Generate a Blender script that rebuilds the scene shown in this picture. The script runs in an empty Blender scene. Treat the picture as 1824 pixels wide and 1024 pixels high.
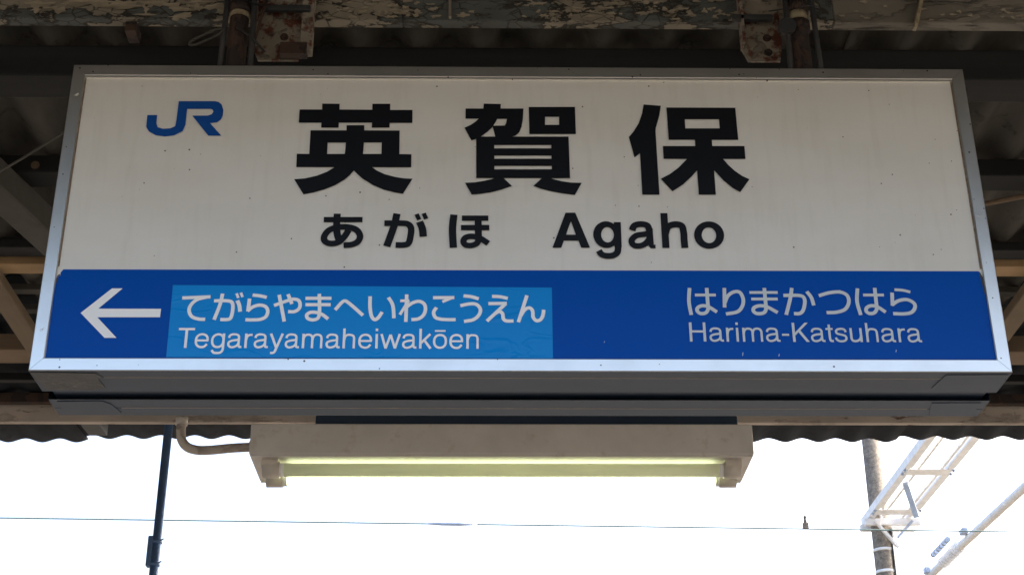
import bpy, bmesh, math, random
from mathutils import Vector, Matrix
from mathutils.geometry import tessellate_polygon
R = math.radians
scene = bpy.context.scene
C = scene.collection
random.seed(7)

# ------------------------------------------------------------------ camera, sky, sun, exposure
cam_data = bpy.data.cameras.new('camera')
cam_data.sensor_width = 36.0
cam_data.lens = 52.9
cam_data.clip_start = 0.05
cam_data.clip_end = 3000.0
cam = bpy.data.objects.new('camera', cam_data)
C.objects.link(cam)
cam.matrix_world = (Matrix.Translation((-0.065, -2.531, 1.550)) @ Matrix.Rotation(R(-1.032), 4, 'Z')
                    @ Matrix.Rotation(R(90 + 26.366), 4, 'X') @ Matrix.Rotation(R(-0.303), 4, 'Z'))
scene.camera = cam

SUN_ELEV, SUN_AZ = 40.0, 22.0          # azimuth measured from +X towards +Y
world = bpy.data.worlds.new('World')
scene.world = world
world.use_nodes = True
wn = world.node_tree
sky = wn.nodes.new('ShaderNodeTexSky')
sky.sky_type = 'NISHITA'
sky.sun_disc = False
sky.sun_elevation = R(SUN_ELEV)
sky.sun_rotation = R(90 - SUN_AZ)
sky.air_density = 1.0
sky.dust_density = 7.0
sky.ozone_density = 1.0
wn.links.new(sky.outputs[0], wn.nodes['Background'].inputs[0])
wn.nodes['Background'].inputs[1].default_value = 0.15

sun_data = bpy.data.lights.new('sun', 'SUN')
sun_data.energy = 2.6
sun_data.angle = R(0.53)
sun_data.color = (1.0, 0.95, 0.87)
sun = bpy.data.objects.new('sun', sun_data)
C.objects.link(sun)
d = Vector((math.cos(R(SUN_ELEV)) * math.cos(R(SUN_AZ)), math.cos(R(SUN_ELEV)) * math.sin(R(SUN_AZ)), math.sin(R(SUN_ELEV))))
sun.rotation_euler = (-d).to_track_quat('-Z', 'Y').to_euler()
sun.location = (30, 10, 40)

vs = scene.view_settings
vs.view_transform = 'Standard'
vs.look = 'None'
vs.exposure = 2.08
vs.gamma = 1.0
vs.use_curve_mapping = False

# ------------------------------------------------------------------ helpers
def link(name, bm, material, parent=None, smooth=False):
    me = bpy.data.meshes.new(name)
    bm.normal_update()
    bm.to_mesh(me)
    bm.free()
    if smooth:
        for p in me.polygons:
            p.use_smooth = True
    if material:
        me.materials.append(material)
    o = bpy.data.objects.new(name, me)
    C.objects.link(o)
    if parent:
        o.parent = parent
    return o

def empty(name, label, cat, loc=(0, 0, 0), group=None):
    o = bpy.data.objects.new(name, None)
    C.objects.link(o)
    o.location = loc
    o['label'] = label
    o['category'] = cat
    if group:
        o['group'] = group
    return o

def put(o, parent):
    """parent o, built in world coordinates, under an Empty that only has a location"""
    o.parent = parent
    o.matrix_parent_inverse = Matrix.Translation(-Vector(parent.location))
    return o

def box(bm, x0, x1, y0, y1, z0, z1, bevel=0.0):
    vs_ = [bm.verts.new(v) for v in ((x0, y0, z0), (x1, y0, z0), (x1, y1, z0), (x0, y1, z0),
                                     (x0, y0, z1), (x1, y0, z1), (x1, y1, z1), (x0, y1, z1))]
    fs = [bm.faces.new([vs_[i] for i in f]) for f in ((3, 2, 1, 0), (4, 5, 6, 7), (0, 1, 5, 4), (1, 2, 6, 5), (2, 3, 7, 6), (3, 0, 4, 7))]
    if bevel:
        es = list({e for f in fs for e in f.edges})
        bmesh.ops.bevel(bm, geom=es, offset=bevel, segments=2, affect='EDGES', profile=0.5)
    return bm

def nb():
    return bmesh.new()

def tube(bm, pts, r, n=12, caps=True):
    """round tube along a polyline; r a number or one per point"""
    pts = [Vector(p) for p in pts]
    rr = r if isinstance(r, (list, tuple)) else [r] * len(pts)
    rings, up = [], None
    for i, p in enumerate(pts):
        t = (pts[min(i + 1, len(pts) - 1)] - pts[max(i - 1, 0)]).normalized()
        if up is None:
            up = Vector((0, 0, 1)) if abs(t.z) < 0.9 else Vector((0, 1, 0))
        a = t.cross(up).normalized()
        b = a.cross(t).normalized()
        up = b
        rings.append([bm.verts.new(p + (a * math.cos(2 * math.pi * k / n) + b * math.sin(2 * math.pi * k / n)) * rr[i]) for k in range(n)])
    for i in range(len(rings) - 1):
        for k in range(n):
            f = bm.faces.new((rings[i][k], rings[i][(k + 1) % n], rings[i + 1][(k + 1) % n], rings[i + 1][k]))
            f.smooth = True
    if caps:
        bm.faces.new(rings[0][::-1])
        bm.faces.new(rings[-1])
    return bm

def bar(bm, a, b, w, h, bevel=0.0):
    """square bar from a to b, w across (horizontal), h deep"""
    a, b = Vector(a), Vector(b)
    t = (b - a).normalized()
    s = t.cross(Vector((0, 0, 1)))
    s = s.normalized() if s.length > 1e-4 else Vector((1, 0, 0))
    u = s.cross(t).normalized()
    q = []
    for p in (a, b):
        for i, j in ((-1, -1), (1, -1), (1, 1), (-1, 1)):
            q.append(bm.verts.new(p + s * w / 2 * i + u * h / 2 * j))
    fs = [bm.faces.new([q[i] for i in f]) for f in ((0, 1, 2, 3), (7, 6, 5, 4), (0, 4, 5, 1), (1, 5, 6, 2), (2, 6, 7, 3), (3, 7, 4, 0))]
    bmesh.ops.recalc_face_normals(bm, faces=fs)
    if bevel:
        bmesh.ops.bevel(bm, geom=list({e for f in fs for e in f.edges}), offset=bevel, segments=2, affect='EDGES', profile=0.5)
    return bm

def smooth(pts, n=6):
    q = [Vector(p) for p in pts]
    q = [q[0] * 2 - q[1]] + q + [q[-1] * 2 - q[-2]]
    r = []
    for i in range(1, len(q) - 2):
        for k in range(n):
            t = k / n
            a, b, c, e = q[i - 1], q[i], q[i + 1], q[i + 2]
            r.append(.5 * (2 * b + (c - a) * t + (2 * a - 5 * b + 4 * c - e) * t * t + (3 * b - a - 3 * c + e) * t ** 3))
    return r + [q[-2]]

def bolt(bm, p, r, axis='y', depth=0.008):
    """hexagon head with its washer, standing out of a surface towards -axis"""
    x, y, z = p
    e = {'y': Vector((0, -1, 0)), 'z': Vector((0, 0, -1))}[axis]
    tube(bm, [Vector(p), Vector(p) + e * depth * 0.3], r * 1.5, 14)
    tube(bm, [Vector(p) + e * depth * 0.3, Vector(p) + e * depth], r, 6)
    return bm

# ------------------------------------------------------------------ materials
class NT:
    def __init__(s, name):
        s.m = bpy.data.materials.new(name)
        s.m.use_nodes = True
        s.t = s.m.node_tree
        s.b = s.t.nodes['Principled BSDF']
        s.co = s.t.nodes.new('ShaderNodeTexCoord').outputs['Object']
    def n(s, kind, **kw):
        nd = s.t.nodes.new(kind)
        for k, v in kw.items():
            if hasattr(nd, k):
                setattr(nd, k, v)
            else:
                nd.inputs[k.replace('_', ' ')].default_value = v
        return nd
    def l(s, a, b):
        s.t.links.new(a, b)
    def coord(s, scale):
        mp = s.n('ShaderNodeMapping')
        mp.inputs['Scale'].default_value = scale
        s.l(s.co, mp.inputs['Vector'])
        return mp.outputs[0]
    def noise(s, scale, stretch=(1, 1, 1), detail=6, rough=0.55, dist=0.0):
        nd = s.n('ShaderNodeTexNoise')
        nd.inputs['Scale'].default_value = scale
        nd.inputs['Detail'].default_value = detail
        nd.inputs['Roughness'].default_value = rough
        nd.inputs['Distortion'].default_value = dist
        s.l(s.coord(stretch), nd.inputs['Vector'])
        return nd.outputs['Fac']
    def ramp(s, fac, stops):
        r = s.n('ShaderNodeValToRGB')
        e = r.color_ramp.elements
        while len(e) > 1:
            e.remove(e[-1])
        e[0].position, e[0].color = stops[0][0], (*stops[0][1], 1) if len(stops[0][1]) == 3 else stops[0][1]
        for p, c in stops[1:]:
            x = e.new(p)
            x.color = (*c, 1)
        s.l(fac, r.inputs[0])
        return r.outputs[0]
    def mix(s, fac, a, b, mode='MIX'):
        m = s.n('ShaderNodeMix', data_type='RGBA', blend_type=mode)
        for sock, v in ((m.inputs[0], fac), (m.inputs[6], a), (m.inputs[7], b)):
            if hasattr(v, 'is_output'):
                s.l(v, sock)
            elif isinstance(v, (int, float)):
                sock.default_value = v
            else:
                sock.default_value = (*v, 1)
        return m.outputs[2]
    def bump(s, h, strength, dist=0.002, normal=None):
        b = s.n('ShaderNodeBump')
        b.inputs['Strength'].default_value = strength
        b.inputs['Distance'].default_value = dist
        s.l(h, b.inputs['Height'])
        if normal:
            s.l(normal, b.inputs['Normal'])
        return b.outputs[0]
    def done(s, color=None, rough=None, metal=0.0, normal=None, spec=None):
        for k, v in (('Base Color', color), ('Roughness', rough), ('Normal', normal), ('Metallic', metal), ('Specular IOR Level', spec)):
            if v is None:
                continue
            if hasattr(v, 'is_output'):
                s.l(v, s.b.inputs[k])
            elif isinstance(v, (int, float)):
                s.b.inputs[k].default_value = v
            else:
                s.b.inputs[k].default_value = (*v, 1)
        return s.m

def g(v):
    return (v, v, v)

def specks(s, scale, size, amount):
    """mask of sparse small round flecks"""
    v = s.n('ShaderNodeTexVoronoi')
    v.inputs['Scale'].default_value = scale
    v.inputs['Randomness'].default_value = 1.0
    s.l(s.coord((1, 0, 1)), v.inputs['Vector'])
    sep = s.n('ShaderNodeSeparateColor')
    s.l(v.outputs['Color'], sep.inputs[0])
    thr = s.n('ShaderNodeMath', operation='MULTIPLY')
    s.l(sep.outputs[0], thr.inputs[0])
    thr.inputs[1].default_value = size
    lt = s.n('ShaderNodeMath', operation='LESS_THAN')
    s.l(v.outputs['Distance'], lt.inputs[0])
    s.l(thr.outputs[0], lt.inputs[1])
    pick = s.n('ShaderNodeMath', operation='LESS_THAN')
    s.l(sep.outputs[1], pick.inputs[0])
    pick.inputs[1].default_value = amount
    mul = s.n('ShaderNodeMath', operation='MULTIPLY')
    s.l(lt.outputs[0], mul.inputs[0])
    s.l(pick.outputs[0], mul.inputs[1])
    return mul.outputs[0]

def m_acrylic(name, col, rough=0.32, dirt=0.5, wrinkle=0.0, fleck=True, spec=.5):
    s = NT(name)
    c = s.mix(s.ramp(s.noise(3.0, (1, 1, 2.5)), [(0.42, g(0)), (0.8, g(0.3 * dirt))]), col, (col[0] * .7 + .02, col[1] * .66 + .015, col[2] * .55))
    if dirt:
        c = s.mix(s.ramp(s.noise(55, (1, 1, .12), 3), [(0.5, g(0)), (0.85, g(0.13 * dirt))]), c, (.3, .26, .2))
    if fleck:
        c = s.mix(specks(s, 22, 0.085, 0.17), c, (.05, .03, .02))
        c = s.mix(specks(s, 48, 0.085, 0.10), c, (.13, .08, .05))
    nrm = None
    if wrinkle:
        w = s.ramp(s.noise(9, (1, 1, 2.4), 2, .4, 1.4), [(0.44, g(0)), (0.5, g(1)), (0.56, g(0))])
        k = s.ramp(s.noise(5, (1, 1, 1), 1), [(0.5, g(0)), (0.62, g(1))])
        nrm = s.bump(s.mix(1.0, w, k, 'MULTIPLY'), wrinkle, 0.004)
    return s.done(c, rough, 0, nrm, spec)

def m_alu(name, col=(.87, .86, .82), rough=0.31, dirt=0.22, stretch=(.03, 1, 1)):
    s = NT(name)
    st = s.noise(420, stretch, 2)
    r = s.ramp(st, [(0.3, g(rough - .015)), (0.7, g(rough + .02))])
    c = s.mix(s.ramp(s.noise(9), [(0.45, g(0)), (0.8, g(dirt))]), col, (.36, .34, .31))
    c = s.mix(specks(s, 70, .14, .14), c, (.12, .09, .07))
    return s.done(c, r, 0.9, s.bump(st, .003, .001))

def m_peel(name, paint, under, wood, scale=9.0, cover=0.5, stretch=(.45, 1, 1), rust=None, crackle=0.0):
    """old paint flaking off: top coat, under coat, and the bare stuff in the cracks"""
    s = NT(name)
    n1 = s.noise(scale, stretch, 9, .62, .35)
    m1 = s.ramp(n1, [(cover - .012, g(0)), (cover + .012, g(1))])
    n2 = s.noise(scale * 3.1, (stretch[0] * .5, 1, 1), 8, .7)
    m2 = s.ramp(n2, [(.60, g(0)), (.64, g(1))])
    tone = s.ramp(s.noise(scale * .6), [(.3, g(.72)), (.75, g(1.1))])
    c = s.mix(m1, under, paint)
    c = s.mix(1.0, c, tone, 'MULTIPLY')
    c = s.mix(m2, c, wood)
    if rust:
        m3 = s.ramp(s.noise(scale * 1.3, (1, 1, 1), 8, .65), [(.50, g(0)), (.58, g(1))])
        c = s.mix(m3, c, rust)
    # dark wood-coloured edges round the flakes and a net of cracks in what paint is left
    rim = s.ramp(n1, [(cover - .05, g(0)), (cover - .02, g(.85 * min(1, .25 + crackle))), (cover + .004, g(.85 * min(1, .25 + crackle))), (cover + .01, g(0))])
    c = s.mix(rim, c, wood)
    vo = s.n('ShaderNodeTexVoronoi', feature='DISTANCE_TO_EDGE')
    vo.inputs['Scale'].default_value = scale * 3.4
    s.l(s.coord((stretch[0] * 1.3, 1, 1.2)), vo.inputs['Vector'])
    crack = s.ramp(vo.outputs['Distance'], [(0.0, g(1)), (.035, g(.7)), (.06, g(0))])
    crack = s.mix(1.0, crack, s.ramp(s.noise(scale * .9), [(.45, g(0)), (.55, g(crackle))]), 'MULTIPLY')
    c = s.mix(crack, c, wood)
    h = s.mix(.5, m1, m2, 'SUBTRACT')
    h = s.mix(.6, h, crack, 'SUBTRACT')
    return s.done(c, .78, 0, s.bump(h, .8, .004))

def m_wood(name, a, b, along='x'):
    s = NT(name)
    st = {'x': (.05, 1, 1), 'y': (1, .05, 1)}[along]
    gr = s.noise(60, st, 5, .6, .4)
    c = s.mix(gr, a, b)
    c = s.mix(s.ramp(s.noise(5), [(.4, g(0)), (.75, g(.55))]), c, (a[0] * .35, a[1] * .33, a[2] * .3))
    return s.done(c, .75, 0, s.bump(gr, .35, .002))

def m_rough(name, col, var=.35, scale=14, rough=.8, bump=.3, metal=0.0, spots=None, stretch=(1, 1, 1), spec=.5):
    s = NT(name)
    n = s.noise(scale, stretch, 7, .6)
    c = s.mix(s.ramp(n, [(.3, g(0)), (.72, g(1))]), tuple(v * (1 - var) for v in col), tuple(min(1, v * (1 + var)) for v in col))
    if spots:
        c = s.mix(s.ramp(s.noise(scale * 2.2, (1, 1, 1), 6, .7), [(.56, g(0)), (.66, g(1))]), c, spots)
    return s.done(c, rough, metal, s.bump(s.noise(scale * 5, stretch, 5), bump, .003), spec)

M = {}
M['panel'] = m_acrylic('white_acrylic', (.77, .757, .72), .30, .85)
M['band'] = m_acrylic('blue_film', (.001, .076, .42), .28, 0, 0, False, .08)
M['sticker'] = m_acrylic('light_blue_film', (.004, .26, .74), .24, 0, .22, False, .16)
M['black'] = m_acrylic('black_film', (.008, .009, .012), .35, 0, 0, False, .22)
M['pale'] = m_acrylic('white_film', (.92, .93, .95), .32, .1, 0, False)
M['grey'] = m_acrylic('greyed_white_film', (.60, .66, .70), .34, .2, 0, False)
M['arrow'] = m_acrylic('arrow_white_film', (.94, .95, .96), .32, .1, 0, False)
M['logo'] = m_acrylic('logo_blue_film', (.008, .075, .33), .32, .1, 0, False, .22)
M['alu'] = m_alu('brushed_aluminium')
M['alu_v'] = m_alu('brushed_aluminium_upright', stretch=(1, 1, .03))
M['return'] = m_rough('shade_toned_sheet', (.033, .055, .095), .12, 5, .42, .05, .6, None, (.2, 1, 1))  # dark blue-grey: the shade on the frame's underside is put into the colour
M['core'] = m_rough('dark_housing_steel', (.05, .052, .055), .2, 8, .6)
M['seam'] = m_rough('joint_sealant', (.42, .36, .29), .2, 30, .7)
M['grime'] = m_rough('brown_grime', (.21, .155, .11), .5, 60, .9, .2, 0, (.40, .34, .27))
M['tape'] = m_rough('old_grey_tape', (.05, .054, .058), .3, 22, .5, .6, 0, (.13, .118, .10))
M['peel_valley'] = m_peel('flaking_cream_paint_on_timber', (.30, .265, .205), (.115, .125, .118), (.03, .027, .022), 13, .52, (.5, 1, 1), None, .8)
M['peel_right'] = m_peel('weathered_pale_paint_on_planks', (.235, .215, .18), (.205, .19, .16), (.05, .045, .038), 12, .48, (.22, 1, 1))
M['peel_plate'] = m_peel('flaking_paint_on_steel', (.27, .24, .19), (.19, .17, .14), (.05, .035, .03), 24, .42, (1, 1, 1), (.10, .032, .02))
M['rust'] = m_peel('rusty_steel', (.062, .034, .024), (.034, .023, .02), (.02, .016, .015), 20, .5, (1, 1, .5))
M['rust_band'] = m_peel('cream_band_with_rust', (.42, .36, .24), (.36, .31, .2), (.2, .07, .02), 30, .5, (1, 1, 1))
M['dark_steel'] = m_rough('dark_painted_steel', (.035, .036, .038), .3, 12, .6)
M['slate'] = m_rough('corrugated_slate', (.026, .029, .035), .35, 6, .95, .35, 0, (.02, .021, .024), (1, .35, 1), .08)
M['slate_lighter'] = m_rough('lighter_corrugated_slate', (.085, .08, .072), .4, 6, .95, .35, 0, (.045, .042, .038), (1, .35, 1), .15)  # lighter tone than the slate of the far sheets
M['purlin'] = m_rough('dark_old_purlin', (.018, .019, .02), .35, 9, .75, .3, 0, None, (.1, 1, 1), .25)
M['wood'] = m_wood('brown_timber', (.43, .29, .15), (.30, .185, .09))
M['wood_y'] = m_wood('brown_timber_rafter', (.20, .15, .095), (.14, .10, .062), 'y')
M['wood_dark'] = m_wood('dark_brown_timber', (.21, .148, .095), (.15, .10, .062))
M['grey_beam'] = m_rough('grey_painted_brace', (.072, .069, .062), .25, 8, .8, .2, 0, None, (1, 1, 1), .25)
M['beige'] = m_peel('beige_fascia_paint', (.54, .47, .41), (.48, .42, .37), (.17, .10, .075), 6, .45)
M['lamp_body'] = m_rough('cream_lamp_enamel', (.60, .56, .53), .10, 7, .45, .05, 0, (.52, .46, .41))
M['lamp_socket'] = m_rough('ivory_lamp_holder', (.55, .50, .45), .12, 12, .5, .05)
M['downpipe'] = m_rough('glare_blue_pipe', (.09, .17, .34), .2, 10, .5, .1)  # blue glare from the sky round the pipe is put into its colour
M['galv'] = m_rough('galvanised_steel', (.86, .86, .86), .12, 9, .5, .1)
M['bluegrey'] = m_rough('blue_grey_porcelain', (.42, .50, .64), .2, 12, .3, .1)
M['concrete_pole'] = m_rough('speckled_concrete', (.20, .168, .132), .5, 22, .85, .4, 0, (.42, .35, .26))
M['wire'] = m_rough('weathered_copper_wire', (.17, .26, .24), .2, 20, .5, .1)
M['platform'] = m_rough('platform_asphalt', (.085, .075, .06), .25, 3, .9, .4)
M['ballast'] = m_rough('track_ballast', (.085, .072, .058), .5, 40, .95, .8)
M['ground'] = m_rough('dark_ground', (.085, .075, .058), .35, .3, .95, .3)

def m_tube(name, lit):
    s = NT(name)
    if lit:
        s.b.inputs['Emission Color'].default_value = (.88, 1.0, .55, 1)
        s.b.inputs['Emission Strength'].default_value = 2.2
        return s.done((.8, .8, .75), .3)
    tr = s.n('ShaderNodeBsdfTranslucent')
    tr.inputs[0].default_value = (.85, .86, .74, 1)
    mx = s.n('ShaderNodeMixShader')
    mx.inputs[0].default_value = .35
    s.done((.74, .73, .64), .22)
    s.l(s.b.outputs[0], mx.inputs[1])
    s.l(tr.outputs[0], mx.inputs[2])
    s.l(mx.outputs[0], s.t.nodes['Material Output'].inputs['Surface'])
    return s.m
M['tube_dead'] = m_tube('unlit_phosphor_glass', False)
M['tube_lit'] = m_tube('lit_phosphor_glass', True)

# ------------------------------------------------------------------ the ground the station stands on
o = link('ground', box(nb(), -900, 900, -900, 900, -1.5, -1.1), M['ground']); o['kind'] = 'structure'
o = link('track_bed', box(nb(), -120, 120, 3.9, 13.0, -1.3, -0.95), M['ballast']); o['kind'] = 'structure'
o = link('platform', box(nb(), -60, 60, -3.6, 3.6, -1.3, 0.0, .02), M['platform']); o['kind'] = 'structure'

# ------------------------------------------------------------------ canopy
PITCH, SLOPE, ROOF0 = 0.1405, 0.05, 3.573      # slate wave length, roof fall, height of the wave bottoms at y = 0
def roof(y):
    return ROOF0 + SLOPE * y
canopy = empty('platform_canopy', 'old platform canopy with corrugated slate roof, timber purlins and flaking painted beam', 'canopy', (0, .3, 0))

WAVES = 6
def sheet_mesh(name, length, slope, AMP=.023, mat='slate_lighter'):
    """one corrugated sheet, waves across x, running along +y from its origin"""
    bm = nb()
    nx, ny, th = WAVES * 12 + 4, 5, .0065
    for side in (0, 1):
        grid = []
        for j in range(ny):
            y = length * j / (ny - 1)
            row = []
            for i in range(nx + 1):
                x = PITCH * i / 12
                z = AMP * (1 - math.cos(2 * math.pi * i / 12)) + slope * y + side * th
                row.append(bm.verts.new((x, y, z)))
            grid.append(row)
        for j in range(ny - 1):
            for i in range(nx):
                q = (grid[j][i], grid[j][i + 1], grid[j + 1][i + 1], grid[j + 1][i])
                f = bm.faces.new(q if side else q[::-1])
                f.smooth = True
        if side == 0:
            low = grid
        else:
            for a, b in ((low[0], grid[0]), (low[-1][::-1], grid[-1][::-1])):
                for i in range(nx):
                    bm.faces.new((a[i], a[i + 1], b[i + 1], b[i]))
            for j in range(ny - 1):
                bm.faces.new((low[j][0], grid[j][0], grid[j + 1][0], low[j + 1][0]))
                bm.faces.new((low[j][nx], low[j + 1][nx], grid[j + 1][nx], grid[j][nx]))
    me = bpy.data.meshes.new(name)
    bm.normal_update()
    bm.to_mesh(me)
    bm.free()
    me.materials.append(M[mat])
    return me

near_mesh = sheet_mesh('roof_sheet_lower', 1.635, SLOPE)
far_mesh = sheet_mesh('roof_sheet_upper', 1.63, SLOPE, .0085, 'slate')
X0 = -0.0847 - PITCH * WAVES * 9
for k in range(18):
    x = X0 + PITCH * WAVES * k
    lift = .007 * (k % 2)
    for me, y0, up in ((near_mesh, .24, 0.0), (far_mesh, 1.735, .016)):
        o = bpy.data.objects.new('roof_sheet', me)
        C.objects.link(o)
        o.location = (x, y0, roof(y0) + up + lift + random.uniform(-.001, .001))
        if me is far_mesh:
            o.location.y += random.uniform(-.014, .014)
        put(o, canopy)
# the wing towards the near side, outside the picture: it shades the sign
wing_mesh = sheet_mesh('roof_sheet_wing', 1.60, 0.015)
for k in range(18):
    o = bpy.data.objects.new('roof_sheet', wing_mesh)
    C.objects.link(o)
    o.location = (X0 + PITCH * WAVES * k, -1.32, 3.71 + .007 * (k % 2))
    put(o, canopy)

XE = 7.4
def part(name, bm, mat, parent=canopy, smooth=False):
    return put(link(name, bm, M[mat] if isinstance(mat, str) else mat, None, smooth), parent)

# valley beam of painted timber, in two lengths with a butt joint
vb = []
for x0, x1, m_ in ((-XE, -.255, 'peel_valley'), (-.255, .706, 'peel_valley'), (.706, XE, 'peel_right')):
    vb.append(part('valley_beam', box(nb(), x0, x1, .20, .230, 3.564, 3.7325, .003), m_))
for x in (-7.2, -4.6, 4.6, 7.2):
    part('post', box(nb(), x - .06, x + .06, .17, .29, 0, 3.55, .006), 'grey_beam')
part('added_shade_board', box(nb(), -XE, XE, -1.305, -1.275, 3.42, 3.709, .003), 'peel_right')  # unseen board, added and hung low to shade the top of the sign
for y in (-1.0, -.45):
    part('purlin', box(nb(), -XE, XE, y - .04, y + .04, 3.71 + .015 * (y + 1.32) - .085, 3.71 + .015 * (y + 1.32) - .001, .003), 'purlin')
for x in (-6.4, -4.6, 4.6, 6.4):
    part('rafter', bar(nb(), (x, .2, 3.655), (x, -1.27, 3.64), .07, .07, .003), 'purlin')

# purlins under the far roof
part('purlin', box(nb(), -XE, XE, .335, .43, roof(.33) - .083, roof(.33) - .001, .004), 'purlin')
part('purlin', box(nb(), -XE, XE, .862, .945, roof(.86) - .052, roof(.86) - .001, .004), 'purlin')
part('purlin', box(nb(), -XE, XE, 1.372, 1.432, roof(1.37) - .030, roof(1.37) - .001, .002), 'purlin')
part('purlin', box(nb(), -XE, XE, 1.446, 1.512, roof(1.44) - .050, roof(1.44) - .001, .003), 'wood')
for y in (1.70, 1.86):
    part('batten', box(nb(), -XE, XE, y, y + .035, roof(y) + .0 - .022, roof(y) - .001, .002), 'grey_beam')
part('purlin', box(nb(), -XE, XE, 2.12, 2.235, roof(2.12) - .062, roof(2.12) - .001, .004), 'wood_dark')
part('purlin', box(nb(), -XE, XE, 2.50, 2.53, roof(2.50) - .03, roof(2.5) - .001, .003), 'purlin')
part('rusty_strip', box(nb(), -XE, XE, 2.745, 2.775, roof(2.75) - .03, roof(2.75) + .01, .003), 'rust')
FB = 3.622
part('fascia', box(nb(), -XE, XE, 2.80, 2.825, FB, roof(2.8) + .012, .004), 'beige')

# rafters of brown timber and the grey brace beside the sign
for x in (-4.7, -1.545, 1.60, 4.7):
    part('rafter', box(nb(), x - .032, x + .032, 1.46, 2.30, 3.560, roof(1.44) - .051, .004), 'wood_y')
part('rafter_end', bar(nb(), (-1.60, 2.40, 3.662), (-1.60, 3.07, 3.695), .072, .05, .003), 'dark_steel')
part('brace', bar(nb(), (-1.415, .42, 3.498), (-1.19, 1.43, 3.522), .085, .075, .006), 'grey_beam')
part('brace', bar(nb(), (1.66, .40, 3.50), (1.50, 1.0, 3.52), .085, .075, .006), 'grey_beam')
part('tie_rod', tube(nb(), [(-1.36, .47, 3.64), (-1.203, .47, 3.598), (-1.0, .47, 3.545), (-.6, .47, 3.47)], .011, 8), 'dark_steel')
b = nb(); bolt(b, (-1.245, .861, 3.583), .0075); part('bolt', b, 'wood_dark')
part('cable', tube(nb(), [(-1.45, .80, 3.45), (-1.30, .70, 3.448), (-1.18, .60, 3.452), (-1.06, .49, 3.452), (-.8, .30, 3.47)], .0032, 6), 'grey_beam')
part('conduit', tube(nb(), [(1.15, 1.04, 3.548), (1.283, .984, 3.55), (1.369, .946, 3.55), (1.6, .84, 3.553)], .007, 8), 'wood_dark')

# loose flakes of old paint on the valley beam, each a curled scrap
def flakes(x0, x1, n, big, parent, seed):
    rnd = random.Random(seed)
    bm = nb()
    for _ in range(n):
        cx, cz = rnd.uniform(x0, x1), rnd.triangular(3.565, 3.66, 3.585)
        rx, rz = rnd.uniform(.006, big), rnd.uniform(.004, big * .42)
        k = rnd.randint(9, 17)
        curl = rnd.uniform(.1, .5)
        ring = []
        for i in range(k):
            a = 2 * math.pi * i / k
            q = rnd.uniform(.35, 1.25)
            dx, dz = rx * q * math.cos(a), rz * q * math.sin(a)
            ring.append(bm.verts.new((cx + dx, .1975 - curl * max(0, -dz) - .0006 - rnd.uniform(0, .0012), cz + dz)))
        c = bm.verts.new((cx, .1965, cz))
        for i in range(k):
            bm.faces.new((c, ring[i], ring[(i + 1) % k]))
    o = part('paint_flakes', bm, m_flake, parent)
    o['kind'] = 'stuff'
    return o
m_flake = m_rough('cream_paint_flake', (.36, .31, .23), .22, 30, .75, .2)
flakes(-1.1, -.62, 40, .038, canopy, 3)
flakes(-.5, -.1, 42, .018, canopy, 5)
flakes(.0, .62, 80, .016, canopy, 6)
flakes(.72, 1.3, 26, .012, canopy, 9)
# small strap nailed to the beam
part('strap', bar(nb(), (.915, .19, 3.66), (.882, .19, 3.545), .028, .008, .001), 'rust_band')
part('strap', bar(nb(), (-.152, .19, 3.66), (-.150, .19, 3.565), .012, .006, .001), 'peel_plate')
part('bracket', box(nb(), -.87, -.845, .21, .26, 3.54, 3.566, .002), 'rust')

# drain pipe standing at the eave
dp = empty('drain_pipe', 'thin dark vertical pipe in glare-tinted blue with a clamp, standing at the far canopy eave', 'pipe', (-1.286, 2.89, 0))
put(link('pipe', tube(nb(), [(-1.286, 2.89, 0), (-1.286, 2.89, 3.70)], .0165, 16), M['downpipe']), dp)
b = nb(); box(b, -1.316, -1.296, 2.872, 2.905, 3.09, 3.205, .004); put(link('junction_box', b, M['downpipe']), dp)
for z in (3.10, 3.185):
    cl = put(link('clamp', tube(nb(), [(-1.286, 2.89, z - .006), (-1.286, 2.89, z + .006)], .020, 16), M['downpipe']), dp)
    put(link('clamp_screw', tube(nb(), [(-1.275, 2.88, z), (-1.258, 2.875, z + .008)], .0025, 6), M['downpipe']), dp)

# ------------------------------------------------------------------ the sign
W, H, D, ZB = 1.8, 0.669, 0.222, 2.634
HW = W / 2
FR = 0.0255                                # width of the frame rails
sign = empty('station_sign', 'white and blue station name sign in an aluminium frame hanging under the canopy', 'sign', (0, D / 2, ZB))
def sp(name, bm, mat, parent=None, smooth=False):
    return put(link(name, bm, M[mat], None, smooth), sign) if parent is None else sub(link(name, bm, M[mat], None, smooth), parent)
def sub(o, parent):
    o.parent = parent                      # the part itself sits at the world origin
    return o

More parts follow.
